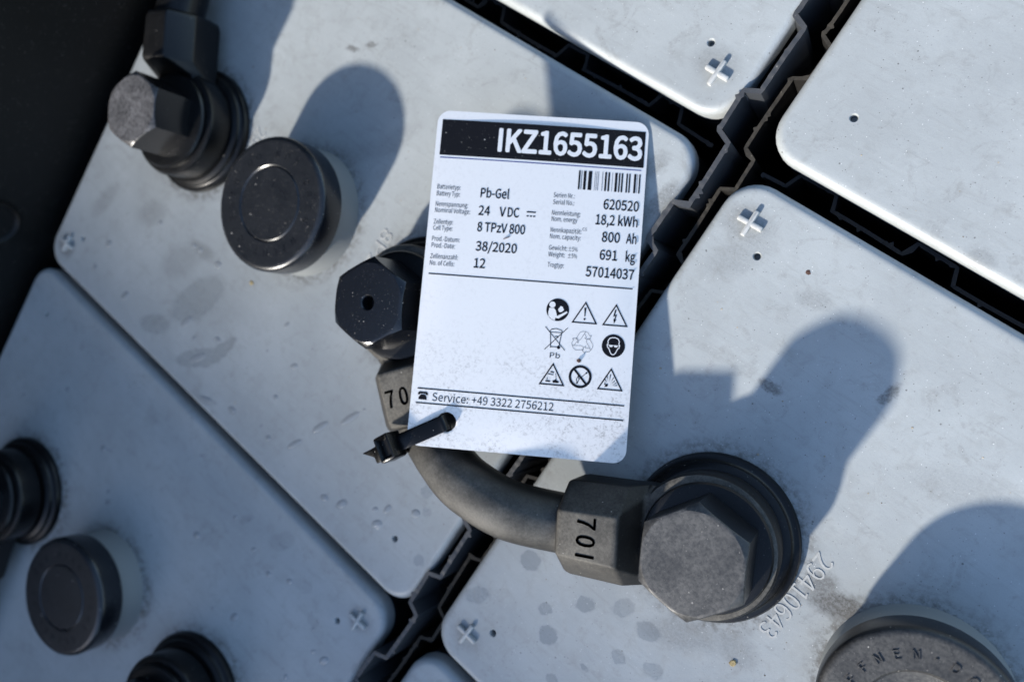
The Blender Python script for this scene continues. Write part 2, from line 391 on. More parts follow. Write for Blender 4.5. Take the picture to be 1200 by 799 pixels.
GLYPH = {}
def ring_text(parent, start, recess=0):
    """raised warning round the plug, read clockwise with the tops outwards"""
    body = 'NICHT ÖFFNEN·DO NOT OPEN·'; rad = .0134
    for i, ch in enumerate(body):
        if ch == ' ': continue
        key = (ch, recess)
        if key not in GLYPH:
            me = text_mesh(ch, M['cap_dusty' if recess else 'cap'], .035); b = bounds(me); sc = .0019 / CAPH
            me.transform(Matrix.Diagonal((sc, sc, .008 if recess else .003, 1)) @ Matrix.Translation((-(b[0] + b[1]) / 2, 0, 0))); GLYPH[key] = me
        a = start - 2 * PI * i / len(body)
        obj('raised_letter', GLYPH[key], parent, (rad * math.cos(a), rad * math.sin(a), .0163), a - PI / 2)
def emboss(parent, body, x, y, length, rz=-PI / 2, h=.0042):
    me = text_mesh(body, M['emboss'], .05); b = bounds(me)
    me.transform(Matrix.Diagonal((length / (b[1] - b[0]), h / CAPH, .0030, 1)) @ Matrix.Translation((-b[0], 0, 0)))
    obj('raised_lettering', me, parent, (x, y, .0), rz)
HX, HY = CW / 2 - .0142, CH / 2 - .0152
PXX, PYY = CW / 2 - .0085, CH / 2 - .0097
def cell(label, cx, cy, plus_side, z=0.0, recess=0, text=None, start=0.0, plug=True, seals=(-1, 1), seed=1):
    c = thing('battery_cell', label, 'battery cell', (cx, cy, z), 0, 'grey battery cells')
    holes = [(sx * HX, sy * HY) for sx in (-1, 1) for sy in (-1, 1)]
    cv = obj('cover', cover_mesh('cover', holes, seed), c)
    g = G(); g.loft([[(x, y, zz) for x, y in rrect(CW / 2 - .0006, CH / 2 - .0006, .008, 4)] for zz in (-.28, -.0050)])
    obj('jar', g.build('jar', M['jar'], 40), c)
    for sy in (-1, 1): obj('plus_mark', PLUS, cv, (plus_side * PXX, sy * PYY, 0), math.radians(2 * sy))
    if plug:
        col = obj('plug_collar', COLLAR, c)
        p = obj('vent_plug', PLUGM[recess], c); ring_text(p, start, recess)
    for s_ in seals: obj('terminal_seal', SEAL, c, (s_ * .0525, -.0002, 0))
    if text:
        emboss(cv, text[0], -.0325, .0125, .0235); emboss(cv, text[1], .0272, .0112, .030)
    return c
AX, CX, CY = -.1557, .0476, -.0573
cell('light grey battery cell under the white card, black hexagon bolts on both terminals', AX, CY, -1, text=('29410643', '8PzV 800'), start=math.radians(25.8 + 22 * 14.4), seed=1)
cell('wet grey battery cell lying wholly in shade beside the dark tray wall', AX - .0018, -.2119, 1, z=-.0008, text=None, start=1.0, seed=2)
cell('light grey battery cell with raised number 29410643 beside its dusty bolt', CX, CY, -1, recess=1, text=('29410643', '8PzV 800'), start=math.radians(126.2 + 11 * 14.4), seed=3)
cell('light grey battery cell beyond the top edge of the card, raised cross at its corner', AX, .0245 + CH / 2, 1, seed=4, seals=())
cell('sunlit bare grey battery cell with a small hole and no raised cross at its corner', CX, .0245 + CH / 2, 1, seed=5, seals=())
cell('grey battery cell of which only a rounded corner shows below the spotted cell', CX, -.2119, 1, z=-.0008, seed=6)

# ------------------------------------------------------------------ battery tray
tr = thing('battery_tray', 'black painted steel tray side wall rising beside the shaded cell edges', 'tray', (0, 0, -.285))
def box(name, x0, x1, y0, y1, z0, z1, mat, parent, bev=.001):
    bm = bmesh.new(); bmesh.ops.create_cube(bm, size=1)
    bmesh.ops.scale(bm, vec=(x1 - x0, y1 - y0, z1 - z0), verts=bm.verts); bmesh.ops.translate(bm, vec=((x0 + x1) / 2, (y0 + y1) / 2, (z0 + z1) / 2), verts=bm.verts)
    if bev: bmesh.ops.bevel(bm, geom=bm.edges[:], offset=bev, segments=2, affect='EDGES', profile=.5)
    return obj(name, bm_mesh(name, bm, mat, 40), parent)
wl = box('side_wall', -.290, -.2585, -.80, .60, .002, .285 + .32, M['wall'], tr, .002)  # height and length out of view added to hold back skylight
box('tray_floor', -.256, .20, -.34, .24, 0.0, .004, M['wall'], tr)
box('end_wall', -.256, .20, -.352, -.342, 0.0, .24, M['wall'], tr); box('end_wall', -.256, .20, .242, .252, 0.0, .24, M['wall'], tr)
box('low_side_wall', .202, .210, -.352, .252, 0.0, .24, M['wall'], tr)
g = G(); ringp = [(.0085, 0), (.0088, .0012), (.0080, .0018), (.0072, .0012), (.0068, .0004), (.001, .0003)]
g.lathe(ringp, 40); me = g.build('round_plug', M['wall'], 40); me.transform(Matrix.Rotation(PI / 2, 4, 'Y'))
obj('round_plug', me, tr, (-.2586, -.1265, .285 + .0185))

# unseen panel added towards the sun to cast the soft shade
bm = bmesh.new(); bmesh.ops.create_cube(bm, size=1); bmesh.ops.scale(bm, vec=(2.6, .06, 1.5), verts=bm.verts)
bmesh.ops.bevel(bm, geom=bm.edges[:], offset=.012, segments=3, affect='EDGES', profile=.5)
shade_panel = obj('wall', bm_mesh('wall', bm, M['wall'], 40), None, (0, -1.28, .634 - .75)); shade_panel['kind'] = 'structure'

# ------------------------------------------------------------------ corrugated spacers between the cells
def spacer(label, horizontal, lo, hi, a, b, period, duty, phase, ztop, mat, depth=.05, th=.0010, seed=0, fray=.0009):
    rnd = random.Random(seed); pts = []; k = math.floor((lo - phase) / period) - 1; ramp = .0016
    while phase + k * period < hi + period:
        s0 = phase + k * period; pts += [(s0, a), (s0 + ramp, b), (s0 + period * duty, b), (s0 + period * duty + ramp, a)]; k += 1
    fine = []
    for (p, q) in zip(pts, pts[1:]):
        n = max(1, int((q[0] - p[0]) / .0006))
        for i in range(n):
            t = i / n; s_ = p[0] + (q[0] - p[0]) * t
            if lo <= s_ <= hi: fine.append((s_, p[1] + (q[1] - p[1]) * t))
    n = len(fine); v = []; f = []
    for i, (s_, o) in enumerate(fine):
        p0 = fine[max(i - 1, 0)]; p1 = fine[min(i + 1, n - 1)]; dx, dy = p1[0] - p0[0], p1[1] - p0[1]; l = math.hypot(dx, dy) or 1
        nx, ny = -dy / l, dx / l; wob = .0005 * math.sin(s_ * 90 + seed); tt = th
        zt = ztop + .0009 * math.sin(s_ * 40 + seed * 2) + rnd.uniform(-.00012, .00012)
        j1 = rnd.uniform(0, fray) ** 1.0 if rnd.random() < .09 else 0; j2 = rnd.uniform(0, fray) if rnd.random() < .07 else 0
        for sg, jj in ((-1, j1), (1, j2)):
            e = tt / 2 + jj; P_ = (s_ + sg * nx * e, o + wob + sg * ny * e); Q_ = (s_ + sg * nx * tt / 2, o + wob + sg * ny * tt / 2)
            for (aa, zz) in ((P_, zt), (Q_, zt - .0006), (Q_, zt - depth)):
                v.append((aa[0], aa[1], zz) if horizontal else (aa[1], aa[0], zz))
    for i in range(n - 1):
        A_, B_ = 6 * i, 6 * (i + 1)
        f += [(A_, B_, B_ + 1, A_ + 1), (A_ + 1, B_ + 1, B_ + 2, A_ + 2), (A_ + 3, A_ + 4, B_ + 4, B_ + 3), (A_ + 4, A_ + 5, B_ + 5, B_ + 4), (A_, A_ + 3, B_ + 3, B_), (A_ + 2, B_ + 2, B_ + 5, A_ + 5)]
    g = G(); g.add(v, f); me = g.build('corrugated_spacer', mat, 40)
    return thing('corrugated_spacer', label, 'spacer', (0, 0, 0), 0, 'corrugated spacers in the gaps', me)
spacer('grey corrugated plastic spacer with a frayed cut edge beside the card', False, -.30, .20, -.0593, -.0556, .0303, .60, .00385 - .0005, .0008, M['spacer'], .06, .0012, 1)
spacer('dirty brown corrugated spacer against the cell with the dusty bolt', False, -.30, .20, -.0531, -.0497, .0303, .32, .0122, -.0060, M['spacer_dirty'], .05, .0009, 2)
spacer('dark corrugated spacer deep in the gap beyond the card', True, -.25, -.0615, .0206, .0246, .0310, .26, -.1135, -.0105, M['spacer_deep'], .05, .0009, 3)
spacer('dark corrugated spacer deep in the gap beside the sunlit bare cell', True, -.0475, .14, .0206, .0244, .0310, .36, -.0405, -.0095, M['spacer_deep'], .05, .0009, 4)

# ------------------------------------------------------------------ terminal connectors, cables, bolts
def section(x, wd, zb, zt, c, cy, cb=.001):
    h = wd / 2
    return [(x, -h, zb + cb), (x, -h, zt - c), (x, -h + cy, zt), (x, h - cy, zt), (x, h, zt - c), (x, h, zb + cb), (x, h - cb, zb), (x, -h + cb, zb)]
def connector_mesh(mat, wk=1.0):
    g = G()
    g.lathe([(.005, .0043), (.0158, .0043), (.0166, .0050), (.0168, .0112), (.0163, .0122), (.0152, .0126), (.005, .0126)], 64)
    rings = [section(.002, .0240, .0046, .0120, .0012, .0014), section(.0125, .0240, .0046, .0121, .0016, .0016), section(.0140, .0239, .0044, .0132, .0030, .0030), section(.0172, .0234, .0040, .0212, .0070, .0056),
             section(.0181, .0233, .0040, .0218, .0074, .0060), section(.0304, .0228, .0036, .0216, .0074, .0062), section(.0319, .0222, .0040, .0211, .0072, .0060), section(.0327, .0210, .0046, .0200, .0066, .0058)]
    g.loft([[(x, y * wk, z) for x, y, z in r] for r in rings])
    bm = bmesh.new(); vv = [bm.verts.new(p) for p in g.v]
    for q in g.f: bm.faces.new([vv[i] for i in q])
    bmesh.ops.recalc_face_normals(bm, faces=bm.faces)
    bmesh.ops.bevel(bm, geom=[e for e in bm.edges if len(e.link_faces) == 2 and e.calc_face_angle(0) > .35 and min(v.co.x for v in e.verts) > .010 and max(v.co.z for v in e.verts) > .0127], offset=.0011 if wk == 1 else .0024, segments=3, affect='EDGES', profile=.5, clamp_overlap=True)
    return bm_mesh('connector', bm, mat, 38)
def stamp(parent):
    me = bolden(text_mesh('70I', M['engraved_shade'], .03, spacing=1.15), .005); b = bounds(me)
    me.transform(Matrix.Diagonal((.0092 / (b[1] - b[0]), .0044 / CAPH, .003, 1)) @ Matrix.Translation((-(b[0] + b[1]) / 2, 0, 0)))
    obj('stamped_marking', me, parent, (.0268, 0, .02172), PI / 2)
def hexbolt_mesh(R, mat, hole, z0=.0128, zt=.0280):
    n = 72; fl = R * math.cos(PI / 6); Rt = fl * 1.02; g = G(); rr = []
    hx = [fl / math.cos(((2 * PI * i / n + PI / 6) % (PI / 3)) - PI / 6) for i in range(n)]
    def ring(rad, z): rr.append([(rad(i) * math.cos(2 * PI * i / n), rad(i) * math.sin(2 * PI * i / n), z(i)) for i in range(n)])
    ring(lambda i: .006, lambda i: z0 + .0016); ring(lambda i: hx[i] * 1.0, lambda i: z0 + .0016)
    tp = lambda i: zt - max(0, hx[i] - Rt) * .6
    ring(lambda i: hx[i], lambda i: tp(i) - .00035); ring(lambda i: hx[i] - .00022, lambda i: tp(i) - .00008)
    ring(lambda i: min(hx[i] - .0006, Rt - .0004), lambda i: zt)
    ring(lambda i: min(hx[i] - .0010, Rt - .0008), lambda i: zt)
    if hole:
        ring(lambda i: .0021, lambda i: zt); ring(lambda i: .0018, lambda i: zt - .0003); ring(lambda i: .0015, lambda i: zt - .004)
    g.loft(rr); return g.build('hex_head', mat, 24)
def bolt(label, x, y, R, rot, mat, hole, dz=0):
    t = thing('terminal_bolt', label, 'bolt', (x, y, dz), rot, 'black hexagon terminal bolts', hexbolt_mesh(R, mat, hole))
    g = G(); g.lathe([(.006, .0127), (.0146, .0127), (.0148, .0138), (.0144, .0145), (.0134, .0148), (.006, .0148)], 64); obj('flange', g.build('flange', M['rubber_dark'], 35), t)
    return t
Y0 = CY - .0002
def link(label, p1, a1, p2, a2, mid, mats, cable_z=.0124, rad=.0073, stamps=True):
    t = thing('battery_cable', label, 'cable', (p1[0], p1[1], 0), 0, 'black cable connectors')
    ends = []
    for p, a, mt in ((p1, a1, mats[0]), (p2, a2, mats[1])):
        if p is None: continue
        c = obj('terminal_boot', connector_mesh(mt, 1.0 if stamps else .80), t, (p[0] - p1[0], p[1] - p1[1], 0), a)
        if stamps: stamp(c)
        d = Vector((math.cos(a), math.sin(a), 0)); o = Vector((p[0] - p1[0], p[1] - p1[1], cable_z)); ends.append((o + d * .026, o + d * .0340))
    q = [Vector((x - p1[0], y - p1[1], z)) for x, y, z in mid]
    pts = [ends[0][0], ends[0][1]] + q + ([ends[1][1], ends[1][0]] if len(ends) > 1 else [])
    g = G(); g.loft(tube_rings(spline(pts, 12), rad, 28)); obj('cable', g.build('cable', M['cable'] if stamps else M['rubber_dark'], 60), t)
    return t
P1 = (AX + .0525, Y0); PC = (CX - .0525, Y0)
link('short dusty black cable bent in a U between two bolted terminals under the card', P1, math.radians(-41), PC, math.radians(211),
     [(-.0635, -.0815, .0172), (-.0548, -.0808, .0190), (-.0450, -.0790, .0180)], (M['rubber'], M['rubber']))
PL = (AX - .0525, Y0)
link('black cable with scuffed connector bolted to the terminal beside the tray wall', PL, math.radians(120), None, 0, [(-.234, .008, .013), (-.245, .05, .016), (-.247, .12, .006)], (M['boot_worn'], None), stamps=False)
PB1 = (AX - .0543, -.2121); PB2 = (AX + .0507, -.2121)
link('black cable connector in shade beside the tray wall on the wet cell', PB1, math.radians(-80), None, 0, [(-.199, -.275, .011), (-.198, -.33, .014)], (M['rubber_dark'], None), stamps=False)
link('black cable connector in shade at the far terminal of the wet cell', PB2, math.radians(-60), None, 0, [(-.075, -.262, .011), (-.05, -.30, .011)], (M['rubber_dark'], None), stamps=False)
bolt('glossy black hexagon bolt with a small hole in its face beside the card', P1[0], P1[1], .0118, math.radians(29), M['bolt_clean'], True)
bolt('dusty grey-black hexagon bolt with plain face next to raised number 29410643', PC[0] + .0006, PC[1] + .0006, .0128, math.radians(29), M['bolt_dusty'], False, -.0006)
bolt('scuffed black hexagon bolt beside the dark tray wall', PL[0], PL[1], .0115, math.radians(-30), M['bolt_worn'], False)
bolt('black hexagon bolt in deep shade by the tray wall on the wet cell', PB1[0], PB1[1], .0118, .3, M['bolt_clean'], True)
bolt('black hexagon bolt in shade at the far terminal of the wet cell', PB2[0], PB2[1], .0118, .1, M['bolt_clean'], True)

# ------------------------------------------------------------------ the white card
CWm, CHm, CT = 54.0, 85.6, .76
card = thing('label_card', 'white plastic identification card with black print, tied on by a black cable tie', 'card')
RX = Vector((0.8051, 0.4688, -0.3633)); RY = Vector((-0.5373, 0.8359, -0.1120)); RZ = RX.cross(RY)
mw = Matrix((RX, RY, RZ)).transposed().to_4x4(); mw.translation = Vector((-0.07423, -0.03121, 0.01452)) + Vector((0, 0, .0004))
card.matrix_world = mw
CM = mw.copy()
def bow(x, y): return .0003 - .50 * x * x - .14 * y * y
def bend(me):
    for v in me.vertices: v.co.z += bow(v.co.x, v.co.y)
    return me
def cp(s_, t_): return ((s_ - CWm / 2) * MM * .985, (CHm / 2 - t_) * MM * .987)
HOLE = cp(9.5, 79.2); HR = .0024
outer = rrect(CWm / 2 * MM * .985, CHm / 2 * MM * .987, .0032, 10)
hole = [(HOLE[0] + HR * math.cos(2 * PI * k / 40), HOLE[1] + HR * math.sin(2 * PI * k / 40)) for k in range(40)]
grid = [(-.025 + .00625 * i, -.040 + .00625 * j) for i in range(9) for j in range(13) if math.hypot(-.025 + .00625 * i - HOLE[0], -.040 + .00625 * j - HOLE[1]) > .0075] + [(HOLE[0] + r * math.cos(2 * PI * k / n), HOLE[1] + r * math.sin(2 * PI * k / n)) for r, n in ((.0029, 40), (.0036, 32), (.0048, 24)) for k in range(n)]
g = G()
for z in (0, -CT * MM):
    v, f = flat_with_holes(outer, [hole], z, grid); g.add(v, f)
g.loft([[(x, y, z) for x, y in outer] for z in (0, -CT * MM)], cap=False); g.loft([[(x, y, z) for x, y in hole] for z in (0, -CT * MM)], cap=False)
bm = bmesh.new(); vv = [bm.verts.new(p) for p in g.v]
for q in g.f: bm.faces.new([vv[i] for i in q])
bmesh.ops.remove_doubles(bm, verts=bm.verts, dist=1e-6)
obj('card_sheet', bend(bm_mesh('card_sheet', bm, M['card'], 40)), card)
ZP = .00004
def ink(name, g, mat='ink', z=ZP, label=None):
    me = bend(g.build(name, M[mat])); o = obj(name, me, card, (0, 0, z))
    if label: o['label'] = label
    return o
def mmpoly(g, pts): g.poly([cp(*p) for p in pts])
def line(name, s0, t0, s1, t1, wd, mat='ink'):
    g = G(); L_ = lambda k: cp(s0 + (s1 - s0) * k / 32, t0 + (t1 - t0) * k / 32)
    for k in range(32): g.strip(L_(k), L_(k + 1), wd * MM)
    return ink(name, g, mat)
g = G(); ea = lambda k: 1.3 + 51.95 * k / 32
for k in range(32):
    for j in range(3):
        a, b = 2.35 + 3.13 * j, 2.35 + 3.13 * (j + 1); mmpoly(g, [(ea(k), a + .003 * k), (ea(k + 1), a + .003 * k + .003), (ea(k + 1), b + .003 * k + .003), (ea(k), b + .003 * k)])
ink('title_bar', g, 'ink_bar')
def put(body, s0, t0, s1, cap, off=0.0, mat='ink', z=ZP, sp=1.0):
    me = text_mesh(body, M[mat], 0, 0, spacing=sp)
    if off > 0: bolden(me, off, .000003)
    b = bounds(me)
    x, y = cp(s0, t0); wd = (s1 - s0) * MM * .985
    me.transform(Matrix.Translation((x, y, 0)) @ Matrix.Diagonal((wd / (b[1] - b[0]), cap * MM * .987 / CAPH, 1, 1)) @ Matrix.Translation((-b[0], 0, 0)))
    return obj('printed_text', bend(me), card, (0, 0, z))
M['ink_white'] = mat_plain('white_ink', (.80, .768, .742), .4, .4, .04, 2, 0)
put('IKZ1655163', 16.1, 9.85, 52.75, 5.7, .0125, 'ink_white', .00009)
for body, s0, t0, s1, cap, off in (
    ('Pb-Gel', 12.82, 22.2, 20.12, 2.35, .006), ('24', 12.7, 26.8, 15.6, 2.35, .006), ('V', 18.0, 26.8, 19.6, 2.35, .006), ('DC', 20.1, 26.8, 23.0, 2.35, .006),
    ('8 TPzV 800', 12.75, 31.0, 24.85, 2.33, .006), ('38/2020', 12.8, 35.95, 23.2, 2.32, .006), ('12', 12.75, 40.3, 15.6, 2.32, .006),
    ('620520', 43.95, 23.1, 52.8, 2.48, .006), ('18,2 kWh', 42.3, 27.1, 52.8, 2.47, .006), ('800', 44.15, 31.4, 48.65, 2.46, .006), ('Ah', 50.2, 31.4, 52.8, 2.45, .006),
    ('691', 43.95, 35.95, 48.3, 2.44, .006), ('kg', 50.4, 35.95, 52.8, 2.44, .006), ('57014037', 40.8, 40.4, 52.8, 2.44, .006),
    ('Service:', 5.4, 74.3, 14.4, 1.95, .0), ('+49 3322 2756212', 15.3, 74.3, 35.5, 1.93, .0), ('Pb', 33.6, 61.35, 36.1, 1.3, .0)):
    put(body, s0, t0, s1, cap, off)
for body, s0, t0, s1, cap in (
    ('Batterietyp:', 1.58, 20.7, 7.55, 1.22), ('Battery Typ:', 1.6, 22.45, 7.55, 1.22), ('Nennspannung:', 1.58, 25.2, 9.9, 1.22), ('Nominal Voltage:', 1.58, 26.8, 10.6, 1.22),
    ('Zellentyp:', 1.52, 29.8, 6.45, 1.21), ('Cell Type:', 1.55, 31.4, 6.5, 1.21), ('Prod.-Datum:', 1.5, 34.2, 8.6, 1.21), ('Prod.-Date:', 1.55, 35.9, 7.55, 1.21),
    ('Zellenanzahl:', 1.5, 38.7, 8.55, 1.2), ('No. of Cells:', 1.54, 40.4, 7.8, 1.2), ('Serien Nr.:', 31.3, 20.95, 36.65, 1.21), ('Serial No.:', 31.3, 22.75, 36.65, 1.21),
    ('Nennleistung:', 31.25, 25.5, 38.4, 1.21), ('Nom. energy', 31.27, 27.1, 37.75, 1.21), ('Nennkapazität:', 31.23, 29.9, 39.0, 1.2), ('C5', 39.2, 29.0, 40.3, .76),
    ('Nom. capacity:', 31.23, 31.55, 38.95, 1.2), ('Gewicht:', 31.2, 34.45, 35.8, 1.2), ('±5%', 36.1, 34.45, 38.4, 1.09), ('Weight:', 31.2, 36.15, 35.3, 1.2), ('±5%', 36.1, 36.15, 38.35, 1.09), ('Trogtyp:', 31.2, 38.8, 35.3, 1.2)):
    put(body, s0, t0, s1, cap, -.004)
g = G(); g.strip(cp(24.9, 25.2), cp(27.2, 25.2), .32 * MM)
for k in range(3): g.strip(cp(24.95 + k * .82, 26.25), cp(25.5 + k * .82, 26.25), .32 * MM)
ink('direct_current_symbol', g)
line('rule', 1.5, 12.4, 52.8, 12.55, .22, 'ink_blue'); line('rule', 1.5, 42.6, 52.7, 42.7, .3); line('rule', 1.5, 71.45, 52.7, 71.6, .3); line('rule', 1.4, 75.05, 52.7, 75.15, .3)
for x0, x1, thin in ((312, 328, 0), (338, 344, 1), (360, 384, 0), (404, 438, 0), (465, 469, 1), (480, 484, 1), (495, 500, 1), (535, 540, 1), (560, 577, 0), (590, 606, 0), (628, 632, 1), (655, 677, 0), (690, 703, 0), (715, 730, 0), (760, 774, 0), (786, 799, 0), (833, 853, 0), (862, 866, 1), (880, 893, 0)):
    a = 37.2 + (x0 - 312) / 581 * 15.5; b = 37.2 + (x1 - 312) / 581 * 15.5
    g = G(); mmpoly(g, [(a, 13.6), (b, 13.6), (b, 18.5), (a, 18.5)]); ink('bar', g, 'ink_grey' if thin else 'ink')
# telephone sign
g = G(); mmpoly(g, [(1.75, 73.0), (1.75, 72.55), (2.1, 72.25), (3.9, 72.25), (4.25, 72.55), (4.25, 73.0), (3.7, 73.0), (3.65, 72.75), (2.35, 72.75), (2.3, 73.0)])
mmpoly(g, [(2.5, 72.95), (3.5, 72.95), (3.95, 73.5), (4.05, 74.2), (1.95, 74.2), (2.05, 73.5)]); ink('telephone_sign', g)
def circ(cx, cy, r, n=40): return [(cx + r * math.cos(2 * PI * k / n), cy + r * math.sin(2 * PI * k / n)) for k in range(n)]
def ell(cx, cy, rx, ry, n=24): return [(cx + rx * math.cos(2 * PI * k / n), cy + ry * math.sin(2 * PI * k / n)) for k in range(n)]
def outline(g, pts, wd):
    """closed outline of even width, mitred"""
    n = len(pts); area = sum(pts[i][0] * pts[(i + 1) % n][1] - pts[(i + 1) % n][0] * pts[i][1] for i in range(n)); sg = 1 if area > 0 else -1
    inn = []
    for i in range(n):
        a, b, c = Vector(pts[i - 1]), Vector(pts[i]), Vector(pts[(i + 1) % n]); d1 = (b - a).normalized(); d2 = (c - b).normalized()
        n1 = Vector((-d1.y, d1.x)) * sg; n2 = Vector((-d2.y, d2.x)) * sg; mv = (n1 + n2); mv = mv / max(mv.length_squared, .2) * 2
        inn.append(tuple(b + mv * wd))
    for i in range(n):
        j = (i + 1) % n; mmpoly(g, [pts[i], pts[j], inn[j], inn[i]])
def stroke(g, pts, wd):
    for a, b in zip(pts, pts[1:]): g.strip(cp(*a), cp(*b), wd * MM)
ZW = .00009
# read the manual
g = G(); mmpoly(g, circ(34.65, 49.35, 2.82)); ink('manual_sign', g)
g = G(); mmpoly(g, circ(33.25, 48.15, .76, 24))
mmpoly(g, [(32.55, 49.0), (33.7, 49.0), (34.15, 49.5), (34.5, 50.55), (34.55, 50.95), (35.6, 50.35), (36.9, 49.55), (37.15, 49.85), (36.6, 50.35), (35.0, 51.5), (34.2, 51.35), (34.15, 52.05), (33.3, 51.75), (32.5, 51.1), (32.35, 50.2)])
mmpoly(g, [(34.75, 49.25), (35.3, 48.35), (35.85, 48.55), (36.2, 49.3), (35.55, 49.9), (35.0, 49.85)]); ink('manual_figure', g, 'ink_white', ZW)
def tri(apex, bl, br, name):
    g = G(); outline(g, [apex, bl, br], .33); return ink(name, g)
tri((41.45, 46.7), (38.25, 52.25), (44.65, 52.25), 'warning_triangle')
g = G(); mmpoly(g, [(41.2, 48.3), (41.7, 48.3), (41.55, 50.5), (41.35, 50.5)]); mmpoly(g, circ(41.45, 51.15, .27, 16)); ink('exclamation_mark', g)
tri((49.0, 46.75), (45.8, 52.3), (52.2, 52.3), 'warning_triangle')
g = G(); mmpoly(g, [(48.8, 48.2), (49.15, 48.2), (48.85, 49.55), (49.35, 49.35), (49.0, 50.7), (48.75, 50.6), (48.95, 49.8), (48.4, 50.0)]); mmpoly(g, [(48.5, 50.5), (49.25, 50.7), (48.72, 51.7)]); ink('lightning_bolt', g)
# crossed-out bin
g = G(); stroke(g, [(31.95, 53.75), (37.2, 59.3)], .17); stroke(g, [(37.5, 53.65), (32.15, 59.4)], .17)
stroke(g, [(33.3, 54.9), (33.6, 58.6), (35.6, 58.6), (36.1, 55.0)], .17); stroke(g, [(33.1, 54.9), (33.5, 54.3), (34.7, 54.05), (36.0, 54.4), (36.3, 55.0)], .17); stroke(g, [(33.2, 55.0), (36.3, 55.0)], .15)
stroke(g, [(34.5, 56.0), (35.3, 56.0), (35.2, 56.3)], .2); mmpoly(g, circ(35.6, 58.65, .42, 18)); mmpoly(g, circ(33.65, 58.65, .2, 12)); ink('crossed_bin_sign', g)
# recycling arrows, faint
g = G()
for k in range(3):
    a = 2 * PI * k / 3; ca, sa = math.cos(a), math.sin(a)
    R_ = lambda x, y: (41.45 + ca * x - sa * y, 56.95 + sa * x + ca * y)
    for pl in ([(-1.05, -.35), (-1.75, -.75), (-.9, -2.4), (-.2, -2.7), (.5, -2.7)], [(.5, -2.7), (-.55, -.75), (-1.05, -.35)], [(.5, -2.7), (1.1, -2.5), (1.6, -1.7), (2.0, -1.9), (1.6, -.8), (.35, -1.05), (.8, -1.3), (.3, -2.2)]):
        stroke(g, [R_(*q) for q in pl], .09)
ink('recycling_sign', g, 'ink_grey')
# face with eye protection
g = G(); mmpoly(g, circ(49.0, 57.2, 2.85)); ink('eye_protection_sign', g)
FACE = [(47.5, 56.0), (47.9, 55.3), (48.6, 55.05), (49.4, 55.05), (50.1, 55.3), (50.5, 56.0), (50.45, 56.7), (50.65, 57.0), (50.5, 57.7), (50.2, 57.9), (49.7, 59.0), (49.3, 59.45), (48.7, 59.45), (48.3, 59.0), (47.8, 57.9), (47.5, 57.7), (47.35, 57.0), (47.55, 56.7)]
g = G(); outline(g, FACE, .22); mmpoly(g, [(47.9, 57.0), (48.85, 57.0), (48.75, 57.5), (48.05, 57.5)]); mmpoly(g, [(49.15, 57.0), (50.1, 57.0), (49.95, 57.5), (49.25, 57.5)]); stroke(g, [(47.5, 57.1), (50.5, 57.1)], .12); ink('face_outline', g, 'ink_white', ZW)
# corrosive
tri((34.6, 62.5), (31.4, 68.05), (37.8, 68.1), 'warning_triangle')
g = G(); mmpoly(g, [(34.1, 64.6), (35.0, 64.75), (34.95, 65.05), (34.05, 64.9)]); mmpoly(g, [(33.5, 65.2), (34.9, 65.4), (34.85, 65.6), (33.45, 65.4)]); mmpoly(g, [(33.0, 66.9), (34.2, 66.95), (34.2, 67.3), (33.0, 67.25)])
mmpoly(g, [(34.7, 66.9), (35.2, 66.75), (35.6, 66.3), (35.8, 66.8), (36.3, 67.0), (36.3, 67.4), (34.9, 67.4)]); stroke(g, [(35.4, 65.0), (35.6, 66.4)], .1); stroke(g, [(33.4, 66.2), (33.4, 66.8)], .15); ink('corrosion_drawing', g)
# no open flame
g = G(); o1 = circ(41.45, 65.4, 2.82); i1 = circ(41.45, 65.4, 2.2)
for k in range(40): mmpoly(g, [o1[k], o1[(k + 1) % 40], i1[(k + 1) % 40], i1[k]])
ink('prohibition_ring', g)
g = G(); stroke(g, [(39.95, 63.75), (42.95, 67.05)], .52); ink('prohibition_bar', g)
g = G(); stroke(g, [(41.2, 66.1), (43.0, 64.3)], .16); mmpoly(g, circ(42.95, 64.35, .22, 12)); outline(g, [(40.75, 66.85), (40.45, 66.2), (40.75, 65.5), (40.95, 65.0), (41.15, 65.7), (41.3, 66.2), (41.05, 66.75)], .16); mmpoly(g, circ(40.8, 66.95, .22, 12)); ink('match_drawing', g)
# explosion
tri((48.9, 62.6), (45.7, 68.1), (52.1, 68.15), 'warning_triangle')
g = G(); rnd = random.Random(3)
for k, a in enumerate((-170, -150, -128, -105, -85, -62, -40, -20, -2)):
    ca, sa = math.cos(math.radians(a)), math.sin(math.radians(a)); r0 = .7 + .25 * (k % 2); r1 = (1.2, 1.3, 1.7, 2.5, 2.7, 2.2, 1.8, 1.9, 2.0)[k]; x0, y0 = 48.6, 66.9
    wn = .12; mmpoly(g, [(x0 + ca * r0, y0 + sa * r0), (x0 + ca * r1 - sa * wn, y0 + sa * r1 + ca * wn), (x0 + ca * r1 + sa * wn, y0 + sa * r1 - ca * wn)])
mmpoly(g, [(47.4, 66.5), (47.9, 66.7), (48.2, 66.5), (48.4, 66.9), (48.2, 67.3), (47.5, 67.4), (47.7, 67.0)]); ink('explosion_drawing', g)

